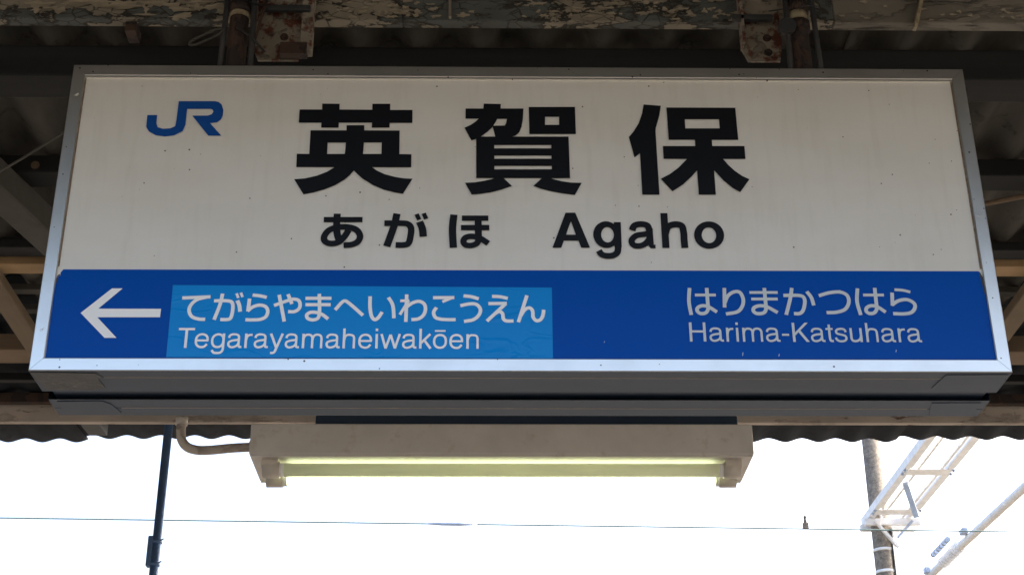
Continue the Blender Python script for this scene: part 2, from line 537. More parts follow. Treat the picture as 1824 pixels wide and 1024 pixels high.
def rail(x0, z0, x1, z1, ix0, iz0, ix1, iz1, ya, yb, gro, ylip):
    """mitred frame rail: outer edge x0z0-x1z1, inner edge ix..; ya front face, yb back of the rail, gro = groove position"""
    bm = nb()
    sgn = 1 if yb > ya else -1
    loops = []
    prof = [('i', ylip), ('i', ya + .0015 * sgn), ('i2', ya), ('o2', ya), ('o', ya + .0015 * sgn), ('o', gro - .0012 * sgn), ('g', gro - .0006 * sgn), ('g', gro + .0006 * sgn), ('o', gro + .0012 * sgn), ('o', yb)]
    for end in (0, 1):
        ox, oz, ix, iz = ((x0, z0, ix0, iz0), (x1, z1, ix1, iz1))[end]
        L = []
        for tag_, y in prof:
            t = {'i': 0.0, 'i2': .06, 'o2': .94, 'o': 1.0, 'g': .965}[tag_]
            L.append(bm.verts.new((ix + (ox - ix) * t, y, ZB + iz + (oz - iz) * t)))
        loops.append(L)
    for k in range(len(prof) - 1):
        f = bm.faces.new((loops[0][k], loops[0][k + 1], loops[1][k + 1], loops[1][k]))
        f.material_index = 1 if k >= 4 else 0
    bm.faces.new(loops[0])
    bm.faces.new(loops[1][::-1])
    bmesh.ops.recalc_face_normals(bm, faces=bm.faces[:])
    return bm

G = .0004                                   # mitre gap
i0 = HW - FR
for ya, yb, gro, lip in ((0.0, .099, .032, .006), (D, .139, .182, D - .006)):
    sp('frame_rail', rail(-HW + G, 0, HW - G, 0, -i0 + G, FR, i0 - G, FR, ya, yb, gro, lip), 'alu')
    sp('frame_rail', rail(-HW + G, H, HW - G, H, -i0 + G, H - FR, i0 - G, H - FR, ya, yb, gro, lip), 'alu')
    sp('frame_rail', rail(-HW, G, -HW, H - G, -i0, FR + G, -i0, H - FR - G, ya, yb, gro, lip), 'alu_v')
    sp('frame_rail', rail(HW, G, HW, H - G, i0, FR + G, i0, H - FR - G, ya, yb, gro, lip), 'alu_v')
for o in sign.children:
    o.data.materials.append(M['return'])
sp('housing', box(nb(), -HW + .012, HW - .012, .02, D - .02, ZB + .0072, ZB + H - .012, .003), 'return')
for y in (.0318, .1818):
    b = nb(); box(b, -HW + .13, HW - .11, y - .0009, y + .0009, ZB - .0003, ZB + .003); sp('seam_strip', b, 'seam')
face = sp('face_panel', box(nb(), -i0 - .004, i0 + .004, .006, .010, ZB + FR - .004, ZB + H - FR + .004), 'panel')
sp('face_panel', box(nb(), -i0 - .004, i0 + .004, D - .010, D - .006, ZB + FR - .004, ZB + H - FR + .004), 'panel')
# dirty gasket lines where the panel meets the upright rails and the lower rail
for x0, x1 in ((-i0 + .0002, -i0 + .0020), (i0 - .0026, i0 - .0002)):
    sp('gasket', box(nb(), x0, x1, .0046, .0062, ZB + FR + .19, ZB + H - FR - .004), 'grime')
sp('gasket', box(nb(), -i0 + .002, i0 - .002, .0036, .0062, ZB + FR + .0002, ZB + FR + .0016), 'core')
# thin bright bead along the inside of the upper rail
sp('bead', box(nb(), -i0 + .002, i0 - .002, .0015, .0062, ZB + H - FR - .0032, ZB + H - FR - .0004), 'alu')

def flat(name, shapes, mat, parent, y, order=[0]):
    """lettering cut from thin film: strokes and outlines in sign millimetres, laid on the face"""
    bm = nb()
    for k, sh in enumerate(shapes):
        yy = y - .00006 * k
        def V(p):
            return bm.verts.new((p[0] / 1000, yy, ZB + p[1] / 1000))
        if sh[0] == 'p':
            loops = [[Vector((p[0], p[1], 0)) for p in lp] for lp in sh[1:]]
            flatv = [V(p) for lp in loops for p in lp]
            for t in tessellate_polygon(loops):
                try:
                    bm.faces.new([flatv[i] for i in t])
                except ValueError:
                    pass
        else:
            w, pts = sh[1] / 2, [Vector((p[0], p[1])) for p in sh[2]]
            if sh[0] == 'c':
                q = [pts[0] * 2 - pts[1]] + pts + [pts[-1] * 2 - pts[-2]]
                sm = []
                for i in range(1, len(q) - 2):
                    for s_ in range(7):
                        t = s_ / 7
                        a, b_, c_, d_ = q[i - 1], q[i], q[i + 1], q[i + 2]
                        sm.append(.5 * (2 * b_ + (c_ - a) * t + (2 * a - 5 * b_ + 4 * c_ - d_) * t * t + (3 * b_ - a - 3 * c_ + d_) * t ** 3))
                pts = sm + [pts[-1]]
            L = []
            for i, p in enumerate(pts):
                yy = y - .00006 * (k + .9 * i / len(pts))      # a stroke that crosses itself passes over itself
                t0 = (pts[i] - pts[i - 1]).normalized() if i else (pts[1] - pts[0]).normalized()
                t1 = (pts[i + 1] - pts[i]).normalized() if i < len(pts) - 1 else t0
                t = (t0 + t1).normalized()
                n = Vector((-t.y, t.x)) * min(2.2, 1 / max(.3, t.dot(t1)))
                L.append((V(p + n * w), V(p - n * w)))
            for a, b_ in zip(L, L[1:]):
                bm.faces.new((a[0], a[1], b_[1], b_[0]))
    for f in bm.faces:
        if f.normal.y > 0 or f.calc_area() == 0:
            pass
    bmesh.ops.recalc_face_normals(bm, faces=bm.faces[:])
    bm.normal_update()
    for f in bm.faces:
        if f.normal.y > 0:
            f.normal_flip()
    return sub(link(name, bm, M[mat]), parent)

# blue band with its torn upper corner, and the pasted light blue sticker
band = [('p', [(-874, 24), (-874.5, 184), (-871, 186), (-872, 193), (-867.5, 196), (-868.5, 202), (-864, 209), (868, 210.6), (871, 208), (874.5, 196), (874.5, 24)])]
flat('blue_band', band, 'band', face, .0054)
flat('corner_tear', [('p', [(874.4, 198), (870.5, 209), (868.5, 208), (870.5, 188), (874.4, 150)])], 'core', face, .0051)
flat('corner_tear', [('p', [(-874.4, 176), (-871, 187), (-872.4, 193), (-867.8, 196.5), (-869.5, 199), (-873, 196), (-874.4, 190)])], 'core', face, .0051)
flat('sticker', [('p', [(-655.3, 176.2), (-300, 174.8), (55.7, 173.1), (55.4, 28.0), (-300, 28.2), (-653.7, 29)])], 'sticker', face, .0048)
for x, z, h_ in ((405, 34, 7), (472, 33, 5), (690, 42, 5), (150, 60, 3), (598, 168, 2)):
    flat('scratch', [('p', [(x, z), (x + 1.3, z + .3), (x + 2.2, z + h_), (x + 1.1, z + h_)])], 'grey', face, .0050)
# lettering on the sign face, millimetres from the middle of the sign's lower edge: p = outline and holes, c / l = curved or straight stroke of a width
GLYPHS = [
 ('black', [('p',[(-440.7,566.8),(-395.9,567.0),(-396.6,581.0),(-361.6,580.7),(-361.4,567.2),(-295.9,567.0),(-296.5,581.1),(-260.8,581.3),(-260.6,566.7),(-216.0,567.0),(-215.7,536.5),(-260.5,536.3),(-260.4,525.0),(-295.7,524.8),(-295.7,536.6),(-361.3,536.3),(-361.2,524.5),(-395.6,524.3),(-395.8,536.1),(-440.5,535.8)]),('p',[(-416.3,518.1),(-345.3,518.4),(-345.8,530.4),(-310.7,530.6),(-310.2,518.6),(-240.2,518.5),(-239.3,464.2),(-215.6,463.9),(-215.3,434.1),(-291.7,434.0),(-281.4,426.1),(-266.2,418.2),(-244.6,411.9),(-227.5,409.0),(-212.1,408.3),(-229.8,374.5),(-245.8,377.4),(-267.2,383.7),(-288.8,393.9),(-308.5,407.4),(-319.6,418.5),(-326.9,426.4),(-334.4,415.9),(-344.6,405.5),(-361.1,393.6),(-381.8,383.7),(-402.6,376.7),(-421.9,372.3),(-442.1,406.3),(-421.4,408.1),(-398.3,414.4),(-379.5,423.1),(-365.1,433.6),(-439.4,433.5),(-440.2,464.0),(-415.9,463.6)],[(-381.1,490.0),(-345.4,490.2),(-345.6,475.8),(-346.3,464.0),(-380.9,463.8)],[(-310.0,490.4),(-274.8,490.6),(-274.4,464.3),(-310.7,464.2),(-310.1,476.0)])]),
 ('black', [('p',[(-110.2,570.9),(-74.7,571.1),(-73.9,582.8),(-39.7,582.0),(-40.1,571.3),(5.4,571.5),(3.9,546.4),(1.2,528.4),(-3.3,515.6),(-10.9,507.9),(-20.7,504.3),(-50.6,504.1),(-55.9,528.1),(-66.3,516.5),(-79.3,505.5),(-88.3,499.9),(-98.0,496.3),(-112.0,525.8),(-99.0,533.0),(-90.3,540.0),(-84.2,547.0),(-110.0,546.9)],[(-47.2,546.7),(-27.5,546.8),(-29.3,536.5),(-31.9,531.3),(-54.8,530.7),(-50.0,539.7)]),('p',[(16.0,575.2),(108.6,575.8),(109.0,512.1),(16.7,511.6)],[(48.3,552.1),(76.3,552.2),(76.0,533.4),(48.0,533.3)]),('p',[(-88.6,505.2),(94.3,506.1),(95.3,410.7),(-88.0,410.3)],[(-53.0,485.8),(59.7,486.4),(59.6,478.8),(-53.0,478.3)],[(-52.8,461.6),(59.7,462.2),(59.6,454.9),(-52.8,454.3)],[(-52.6,438.1),(59.8,438.6),(59.7,430.9),(-52.6,430.4)]),('p',[(-109.7,399.6),(-89.5,400.9),(-70.3,404.7),(-53.2,409.3),(-48.9,411.8),(-35.7,411.8),(-18.4,392.9),(-38.3,384.7),(-59.6,378.2),(-80.8,374.7),(-96.5,373.2)]),('p',[(23.2,393.1),(41.4,412.2),(58.1,412.2),(60.2,409.3),(77.2,404.2),(96.4,401.0),(117.7,400.4),(103.6,373.3),(80.9,376.4),(57.6,381.2),(38.5,386.7)])]),
 ('black', [('p',[(246.6,582.5),(281.0,579.6),(276.6,555.6),(268.2,527.2),(267.4,519.5),(268.3,374.7),(234.8,374.6),(234.3,468.6),(223.1,458.4),(213.9,505.7),(224.2,519.3),(234.9,538.6),(242.4,560.6)]),('p',[(292.0,575.5),(430.3,575.7),(430.8,500.2),(292.6,499.8)],[(327.2,547.9),(395.7,548.3),(395.6,526.9),(327.1,526.5)]),('p',[(344.7,502.1),(378.2,502.2),(378.1,485.7),(442.0,486.0),(441.9,456.2),(397.8,456.0),(406.6,443.0),(418.6,429.3),(432.8,417.4),(446.3,410.0),(425.9,380.8),(411.6,390.8),(395.5,406.8),(378.2,430.1),(378.2,375.2),(344.9,375.0),(344.8,429.9),(333.9,416.5),(315.6,397.8),(293.8,382.2),(272.6,410.5),(291.1,421.2),(309.2,436.3),(326.4,455.7),(280.4,455.7),(280.3,485.2),(344.4,485.5)])]),
 ('black', [('l',11.6,[(-380.0,316.9),(-305.8,317.2)]),('c',13.5,[(-354.7,330.1),(-354.8,305.5),(-352.6,285.1),(-348.0,271.0)]),('c',12.5,[(-331.5,294.7),(-337.9,281.7),(-349.3,268.1),(-365.0,265.1),(-375.9,270.9),(-376.8,281.6),(-368.4,294.1),(-351.8,300.3),(-331.8,300.6),(-316.5,294.7),(-309.0,281.8),(-312.9,269.4),(-324.2,263.0),(-339.6,261.4)])]),
 ('black', [('c',12.5,[(-263.6,309.6),(-248.0,309.6),(-231.9,309.7),(-218.9,307.9),(-212.2,299.2),(-212.8,281.0),(-216.4,266.3),(-225.6,262.4),(-240.6,262.4)]),('c',14,[(-240.0,330.5),(-244.8,303.7),(-257.4,259.4)]),('l',8.5,[(-202.3,329.8),(-197.0,317.2)]),('l',8.5,[(-188.7,331.4),(-183.6,319.3)]),('c',14,[(-196.3,313.0),(-190.6,298.2),(-188.2,280.4)])]),
 ('black', [('c',14,[(-130.5,328.9),(-132.8,296.1),(-130.6,256.9)]),('l',11.6,[(-115.1,321.1),(-64.2,321.3)]),('l',11.6,[(-116.5,300.5),(-62.3,300.7)]),('l',13.2,[(-83.9,322.6),(-82.9,278.1)]),('c',12,[(-82.9,280.4),(-84.8,267.9),(-95.1,262.0),(-107.1,262.9),(-111.6,270.1),(-107.6,278.7),(-95.3,281.5),(-79.3,277.0),(-64.2,266.2)])]),
 ('black', [('p',[(58.2,257.5),(84.7,334.0),(103.5,334.1),(130.1,257.8),(113.2,257.7),(108.3,273.0),(80.3,272.9),(75.1,257.6)],[(84.8,285.9),(103.5,286.0),(94.6,316.0)])]),
 ('black', [('p',[(187.0,286.3),(186.3,279.8),(184.4,273.6),(181.4,268.1),(177.4,263.5),(172.7,260.1),(167.4,257.9),(161.8,257.2),(156.3,257.9),(151.0,260.0),(146.2,263.4),(142.3,268.0),(139.3,273.5),(137.5,279.6),(136.8,286.1),(137.5,292.6),(139.3,298.8),(142.3,304.4),(146.3,309.0),(151.1,312.5),(156.4,314.7),(162.0,315.5),(167.6,314.8),(172.9,312.6),(177.7,309.1),(181.6,304.5),(184.6,299.0),(186.4,292.8)],[(176.1,289.7),(175.2,293.2),(173.8,296.4),(171.9,299.0),(169.6,301.0),(167.1,302.2),(164.4,302.6),(161.7,302.2),(159.1,301.0),(156.8,299.0),(154.8,296.3),(153.4,293.2),(152.4,289.6),(152.1,285.9),(152.4,282.2),(153.3,278.7),(154.7,275.6),(156.6,273.0),(158.9,271.0),(161.4,269.8),(164.1,269.4),(166.8,269.8),(169.4,271.0),(171.7,273.0),(173.6,275.6),(175.1,278.8),(176.0,282.3),(176.4,286.0)]),('l',13.4,[(183.9,313.6),(183.9,258.9)]),('c',12.5,[(184.0,261.3),(181.8,248.2),(174.0,241.7),(162.5,240.2),(152.1,243.3),(146.4,251.6)])]),
 ('black', [('c',13,[(211.8,295.6),(216.7,306.0),(229.2,309.4),(241.5,306.3),(245.0,295.7)]),('l',13.2,[(245.0,300.0),(245.5,263.9)]),('c',12,[(245.4,289.2),(234.7,287.4),(219.6,284.2),(210.3,274.6),(212.9,264.3),(224.0,261.9),(235.9,266.8),(245.5,278.3)]),('l',8,[(245.6,265.1),(247.9,261.0),(255.3,260.6)])]),
 ('black', [('l',13.6,[(274.8,333.8),(275.1,257.8)]),('c',13.4,[(275.6,289.3),(281.2,303.8),(295.4,309.2),(307.6,305.9),(310.7,291.8),(310.7,276.2),(311.3,257.9)])]),
 ('black', [('p',[(388.3,286.1),(387.3,279.4),(384.9,273.1),(381.3,267.4),(376.5,262.7),(370.9,259.2),(364.7,256.9),(358.3,256.2),(351.9,256.9),(345.9,259.1),(340.5,262.6),(336.1,267.3),(332.8,272.9),(330.9,279.2),(330.4,285.9),(331.3,292.5),(333.6,298.9),(337.3,304.6),(342.0,309.4),(347.6,313.0),(353.9,315.2),(360.4,316.0),(366.8,315.3),(372.9,313.1),(378.3,309.5),(382.7,304.8),(385.9,299.1),(387.8,292.7)],[(372.7,289.6),(371.8,293.2),(370.2,296.5),(368.1,299.2),(365.5,301.2),(362.6,302.5),(359.5,302.9),(356.4,302.5),(353.5,301.2),(350.8,299.1),(348.5,296.4),(346.8,293.1),(345.7,289.5),(345.2,285.7),(345.5,281.9),(346.4,278.3),(348.0,275.0),(350.1,272.3),(352.7,270.3),(355.6,269.1),(358.6,268.6),(361.7,269.1),(364.7,270.3),(367.4,272.4),(369.6,275.1),(371.4,278.3),(372.5,282.0),(372.9,285.8)])]),
 ('pale', [('l',6.7,[(-635.2,149.2),(-582.8,151.7)]),('c',6.7,[(-589.0,151.4),(-607.1,145.9),(-618.0,134.4),(-620.0,122.3),(-613.9,110.9),(-601.5,105.9),(-588.8,105.3)])]),
 ('pale', [('c',6.7,[(-575.6,143.4),(-561.6,143.7),(-551.2,143.5),(-543.3,141.5),(-539.7,133.2),(-539.9,116.8),(-542.8,107.2),(-549.2,104.9),(-560.9,105.1)]),('c',6.7,[(-560.7,158.4),(-564.0,135.0),(-572.3,104.4)]),('l',5,[(-534.9,159.0),(-530.9,149.3)]),('l',5,[(-526.9,160.4),(-523.0,151.2)]),('c',7.2,[(-532.3,144.2),(-527.8,133.9),(-525.4,121.1)])]),
 ('pale', [('c',6.7,[(-504.7,155.6),(-491.1,154.0),(-477.9,150.8)]),('l',6.7,[(-509.7,148.2),(-510.9,121.9)]),('c',6.7,[(-511.6,122.3),(-502.9,130.6),(-490.8,134.7),(-479.3,131.8),(-474.2,122.6),(-476.9,111.2),(-486.7,105.5),(-501.0,104.4),(-514.4,104.6)])]),
 ('pale', [('c',6.7,[(-463.4,134.1),(-439.9,143.8),(-427.7,147.3),(-418.2,144.6),(-414.8,135.4),(-417.2,126.7),(-425.1,121.6),(-436.4,121.6)]),('l',6.7,[(-455.1,156.4),(-442.2,101.1)]),('l',6.7,[(-438.7,157.6),(-430.2,137.2)])]),
 ('pale', [('l',6.7,[(-405.7,149.2),(-357.1,149.4)]),('l',6.7,[(-404.9,135.9),(-357.9,136.0)]),('c',6.7,[(-380.3,158.5),(-378.7,135.5),(-378.1,116.1),(-381.2,107.4),(-390.3,104.7),(-399.3,108.0),(-401.1,115.3),(-394.2,120.1),(-383.9,119.9),(-372.3,115.4),(-361.2,106.5)])]),
 ('pale', [('c',6.7,[(-349.2,125.3),(-337.5,140.7),(-331.4,143.9),(-325.1,140.2),(-311.1,127.7),(-297.0,114.2)])]),
 ('pale', [('c',6.7,[(-285.0,153.7),(-284.4,131.2),(-281.0,112.9),(-275.0,105.6),(-268.5,109.5),(-261.5,121.2)]),('c',6.7,[(-250.9,151.3),(-243.7,139.3),(-240.7,126.7),(-239.3,108.5)])]),
 ('pale', [('l',6.7,[(-216.7,157.8),(-216.9,101.0)]),('l',5.6,[(-228.4,144.4),(-211.8,144.9)]),('l',5.6,[(-212.7,145.2),(-228.4,115.8)]),('c',6.7,[(-216.6,131.4),(-205.5,140.1),(-193.2,143.4),(-183.7,137.9),(-181.0,126.9),(-184.3,115.4),(-193.4,107.4),(-206.7,105.6)])]),
 ('pale', [('l',6.7,[(-167.4,151.1),(-127.6,151.4)]),('l',5.6,[(-129.1,152.3),(-149.7,142.6)]),('c',6.7,[(-160.4,130.8),(-165.6,121.2),(-162.6,110.9),(-153.2,106.9),(-138.8,105.8),(-124.4,106.0)])]),
 ('pale', [('c',6.7,[(-110.4,155.1),(-95.9,153.3),(-81.8,149.0)]),('c',6.7,[(-116.0,134.6),(-99.9,138.3),(-86.5,137.5),(-78.7,127.6),(-81.2,115.7),(-91.4,106.1),(-108.9,102.2)])]),
 ('pale', [('c',6.7,[(-56.9,154.4),(-41.9,153.3),(-27.4,150.1)]),('l',6.7,[(-63.7,139.1),(-29.1,139.7)]),('l',6.7,[(-31.1,139.2),(-66.3,103.0)]),('c',6.7,[(-52.3,118.1),(-43.0,122.7),(-37.2,118.1),(-35.8,108.5),(-30.6,103.5),(-16.8,103.4)])]),
 ('pale', [('l',6.7,[(8.6,156.4),(-7.8,100.9)]),('c',6.7,[(-3.8,113.6),(4.6,126.9),(13.5,130.4),(18.9,124.0),(20.0,111.0),(26.1,104.1),(33.9,106.9),(38.2,116.0),(39.6,126.6)])]),
 ('grey', [('c',6.9,[(315.2,172.9),(312.5,143.9),(315.4,116.8)]),('l',5.8,[(324.5,158.1),(364.0,158.2)]),('c',6.9,[(347.6,173.0),(347.6,144.0),(347.5,129.2),(342.2,121.0),(332.8,119.8),(327.0,124.8),(328.2,131.5),(336.5,135.7),(348.3,133.6),(363.8,122.8)])]),
 ('grey', [('l',6.9,[(381.0,173.1),(378.8,132.3)]),('c',6.9,[(380.0,142.6),(386.2,155.9),(397.0,164.2),(409.0,164.3),(414.9,150.1),(412.2,135.3),(402.1,123.5),(380.5,118.8)])]),
 ('grey', [('l',5.8,[(427.7,163.7),(481.1,163.9)]),('l',5.8,[(430.1,150.1),(480.0,150.2)]),('c',6.9,[(456.5,173.3),(456.5,147.2),(456.2,129.5),(451.0,121.3),(439.0,119.8),(432.2,125.1),(434.6,132.4),(445.5,136.0),(458.7,133.7),(477.6,122.0)])]),
 ('grey', [('c',6.9,[(491.3,157.7),(506.0,158.0),(519.4,157.8),(528.5,154.8),(530.7,144.5),(526.0,127.4),(518.7,120.3),(508.0,120.0)]),('c',6.9,[(508.5,173.5),(504.3,153.3),(493.2,117.3)]),('c',6.9,[(536.2,166.1),(543.6,153.4),(546.8,137.1)])]),
 ('grey', [('c',6.9,[(558.1,157.3),(578.8,163.6),(599.0,165.1),(611.7,158.0),(613.3,143.2),(604.7,129.1),(588.1,123.1),(569.4,122.2)])]),
 ('grey', [('c',6.9,[(632.8,173.0),(629.2,144.8),(633.2,117.4)]),('l',5.8,[(642.0,159.0),(681.4,159.1)]),('c',6.9,[(665.6,174.0),(665.1,144.9),(664.5,130.1),(658.7,121.9),(649.6,120.7),(644.2,125.6),(646.1,132.4),(654.5,136.6),(666.5,134.2),(680.7,123.4)])]),
 ('grey', [('c',5.8,[(702.8,170.5),(718.8,169.1),(732.3,165.5)]),('l',6.9,[(697.5,164.2),(695.1,136.7)]),('c',6.9,[(693.7,138.4),(708.1,147.3),(724.4,149.5),(736.1,142.1),(736.8,132.7),(729.2,123.2),(715.5,120.0),(694.3,120.5)])]),
 ('logo', [('p',[(-741.5,552.1),(-721.9,552.2),(-721.8,533.3),(-718.3,523.7),(-707.6,520.3),(-693.0,521.3),(-683.9,526.5),(-682.8,542.3),(-682.4,585.1),(-609.8,585.5),(-603.0,583.7),(-596.6,578.0),(-592.1,564.8),(-592.3,552.4),(-595.2,542.3),(-602.0,536.1),(-615.9,533.9),(-591.4,504.8),(-616.8,504.7),(-652.5,551.2),(-621.8,551.4),(-614.0,554.9),(-611.5,561.1),(-613.4,565.5),(-617.6,567.3),(-664.0,567.0),(-664.2,529.3),(-668.4,514.9),(-684.1,505.2),(-702.2,502.5),(-720.9,505.5),(-734.6,514.1),(-740.8,524.5)])]),
 ('arrow', [('p',[(-820.4,117.8),(-768.1,168.7),(-748.2,168.8),(-788.6,126.7),(-672.5,126.7),(-672.6,109.4),(-788.3,109.0),(-748.4,67.3),(-770.4,67.2)])]),
]
LATIN = [('Tegarayamaheiwakōen', -635.5, 47.4, -80.7, 46.8, 40.3, 'pale'), ('Harima-Katsuhara', 309.7, 62.4, 740.3, 61.9, 39.0, 'grey')]
NAMES = {'logo': 'logo', 'arrow': 'arrow'}
for mat, shapes in GLYPHS:
    flat(NAMES.get(mat, 'character'), shapes, mat, face, .0042)

# Latin letters of a plain grotesque: advance width, strokes in thousandths of the em
def arch(x, r, top=523):
    return ('c', 78, [(x, 300), (x + 25, 405), (x + 85, 472), (x + 170, 488), (r - 50, 462), (r - 4, 385), (r, 280), (r, 140), (r, 0)])
FONT = {
 'T': (560, [('l', 84, [(21, 677), (575, 677)]), ('l', 92, [(298, 0), (298, 650)])]),
 'H': (722, [('l', 92, [(122, 0), (122, 718)]), ('l', 92, [(600, 0), (600, 718)]), ('l', 82, [(122, 378), (600, 378)])]),
 'K': (667, [('l', 92, [(122, 0), (122, 718)]), ('p', [(160, 226), (160, 342), (527, 718), (645, 718)]), ('p', [(262, 398), (335, 465), (652, 0), (540, 0)])]),
 'a': (556, [('c', 78, [(84, 365), (115, 448), (190, 488), (275, 492), (365, 475), (415, 425), (424, 350), (424, 240), (424, 120), (440, 55), (480, 36), (530, 40)]),
             ('c', 78, [(424, 318), (370, 292), (280, 280), (180, 258), (100, 215), (78, 140), (112, 62), (195, 28), (290, 45), (375, 95), (420, 175)])]),
 'e': (556, [('l', 74, [(85, 268), (500, 268)]), ('c', 80, [(472, 250), (462, 370), (395, 460), (280, 492), (165, 460), (98, 375), (80, 262), (98, 145), (165, 60), (280, 26), (385, 55), (462, 140)])]),
 'g': (556, [('c', 80, [(462, 262), (440, 390), (370, 470), (262, 490), (155, 450), (92, 365), (76, 262), (95, 150), (160, 65), (262, 32), (370, 60), (440, 145), (462, 262)]),
             ('c', 82, [(462, 523), (462, 300), (462, 60), (450, -80), (385, -160), (270, -180), (150, -160), (85, -75)])]),
 'r': (345, [('l', 84, [(110, 0), (110, 523)]), ('c', 78, [(115, 290), (145, 400), (210, 465), (325, 478)])]),
 'y': (500, [('l', 84, [(50, 523), (262, 10)]), ('c', 84, [(452, 523), (350, 245), (250, -30), (200, -140), (140, -172), (62, -168)])]),
 'm': (833, [('l', 84, [(108, 0), (108, 523)]), arch(112, 416), arch(420, 726)]),
 'h': (556, [('l', 84, [(108, 0), (108, 718)]), arch(112, 450)]),
 'n': (556, [('l', 84, [(108, 0), (108, 523)]), arch(112, 450)]),
 'i': (222, [('l', 84, [(110, 0), (110, 523)]), ('l', 84, [(110, 625), (110, 718)])]),
 'w': (722, [('l', 82, [(48, 523), (205, 0)]), ('l', 82, [(200, 0), (362, 500)]), ('l', 82, [(360, 500), (522, 0)]), ('l', 82, [(518, 0), (676, 523)])]),
 'k': (500, [('l', 84, [(108, 0), (108, 718)]), ('l', 82, [(440, 523), (120, 190)]), ('l', 86, [(225, 320), (455, 0)])]),
 'o': (556, [('c', 80, [(480, 262), (455, 385), (385, 465), (278, 492), (170, 465), (100, 385), (76, 262), (100, 140), (170, 60), (278, 32), (385, 60), (455, 140), (480, 262)])]),
 't': (278, [('c', 82, [(140, 655), (140, 400), (140, 150), (158, 60), (205, 34), (262, 36)]), ('l', 70, [(14, 487), (262, 487)])]),
 's': (500, [('c', 78, [(430, 370), (395, 455), (325, 490), (240, 492), (145, 468), (95, 400), (118, 325), (200, 290), (300, 265), (395, 228), (432, 150), (395, 65), (300, 28), (190, 32), (100, 85), (68, 165)])]),
 'u': (556, [('c', 82, [(108, 523), (108, 300), (110, 130), (150, 55), (235, 32), (340, 60), (415, 130), (446, 230)]), ('l', 84, [(448, 0), (448, 523)])]),
 '-': (333, [('l', 78, [(44, 265), (290, 265)])]),
}
FONT['\u014d'] = (556, FONT['o'][1] + [('l', 62, [(95, 638), (462, 638)])])
for word, xs, zs, xe, ze, cap, mat in LATIN:
    total = sum(FONT[ch][0] for ch in word) - 50 - (25 if word[0] == 'T' else 80)
    kx, kz = (xe - xs) / total, cap / 718
    cur = -20 if word[0] == 'T' else -76
    for ch in word:
        adv, strokes = FONT[ch]
        z0 = zs + (ze - zs) * max(0, cur) / total
        out = []
        for st in strokes:
            cv = lambda pts: [(xs + (cur + px) * kx, z0 + pz * kz) for px, pz in pts]
            out.append(('p', cv(st[1])) if st[0] == 'p' else (st[0], st[1] * (kx + kz) / 2, cv(st[2])))
        flat('character', out, mat, face, .0042)
        cur += adv

# tape patches on the lower corners and dents of old sealant
def patch(pts, z, name='tape_patch', mat='tape'):
    bm = nb()
    lo = [bm.verts.new((x, y, z)) for x, y in pts]
    hi = [bm.verts.new((x, y, z + .002)) for x, y in pts]
    bm.faces.new(lo)
    bm.faces.new(hi[::-1])
    for i in range(len(pts)):
        j = (i + 1) % len(pts)
        bm.faces.new((lo[i], hi[i], hi[j], lo[j]))
    bmesh.ops.recalc_face_normals(bm, faces=bm.faces[:])
    return sp(name, bm, mat)
patch([(-.898, .006), (-.78, .012), (-.772, .028), (-.782, .034), (-.778, .078), (-.80, .088), (-.888, .090), (-.895, .05)], ZB - .0011)
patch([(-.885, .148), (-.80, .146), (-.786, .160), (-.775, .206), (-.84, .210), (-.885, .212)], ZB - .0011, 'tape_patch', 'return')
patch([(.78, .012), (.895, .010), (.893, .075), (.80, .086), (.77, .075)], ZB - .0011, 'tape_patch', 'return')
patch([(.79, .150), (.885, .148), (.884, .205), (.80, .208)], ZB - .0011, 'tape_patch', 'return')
# rivets on the left rail
for x, z in ((-.8872, .085), (-.8872, .60), (.8872, .33)):
    b = nb(); bolt(b, (x, .0, ZB + z), .0042, 'y', .0022); sp('rivet', b, 'alu')

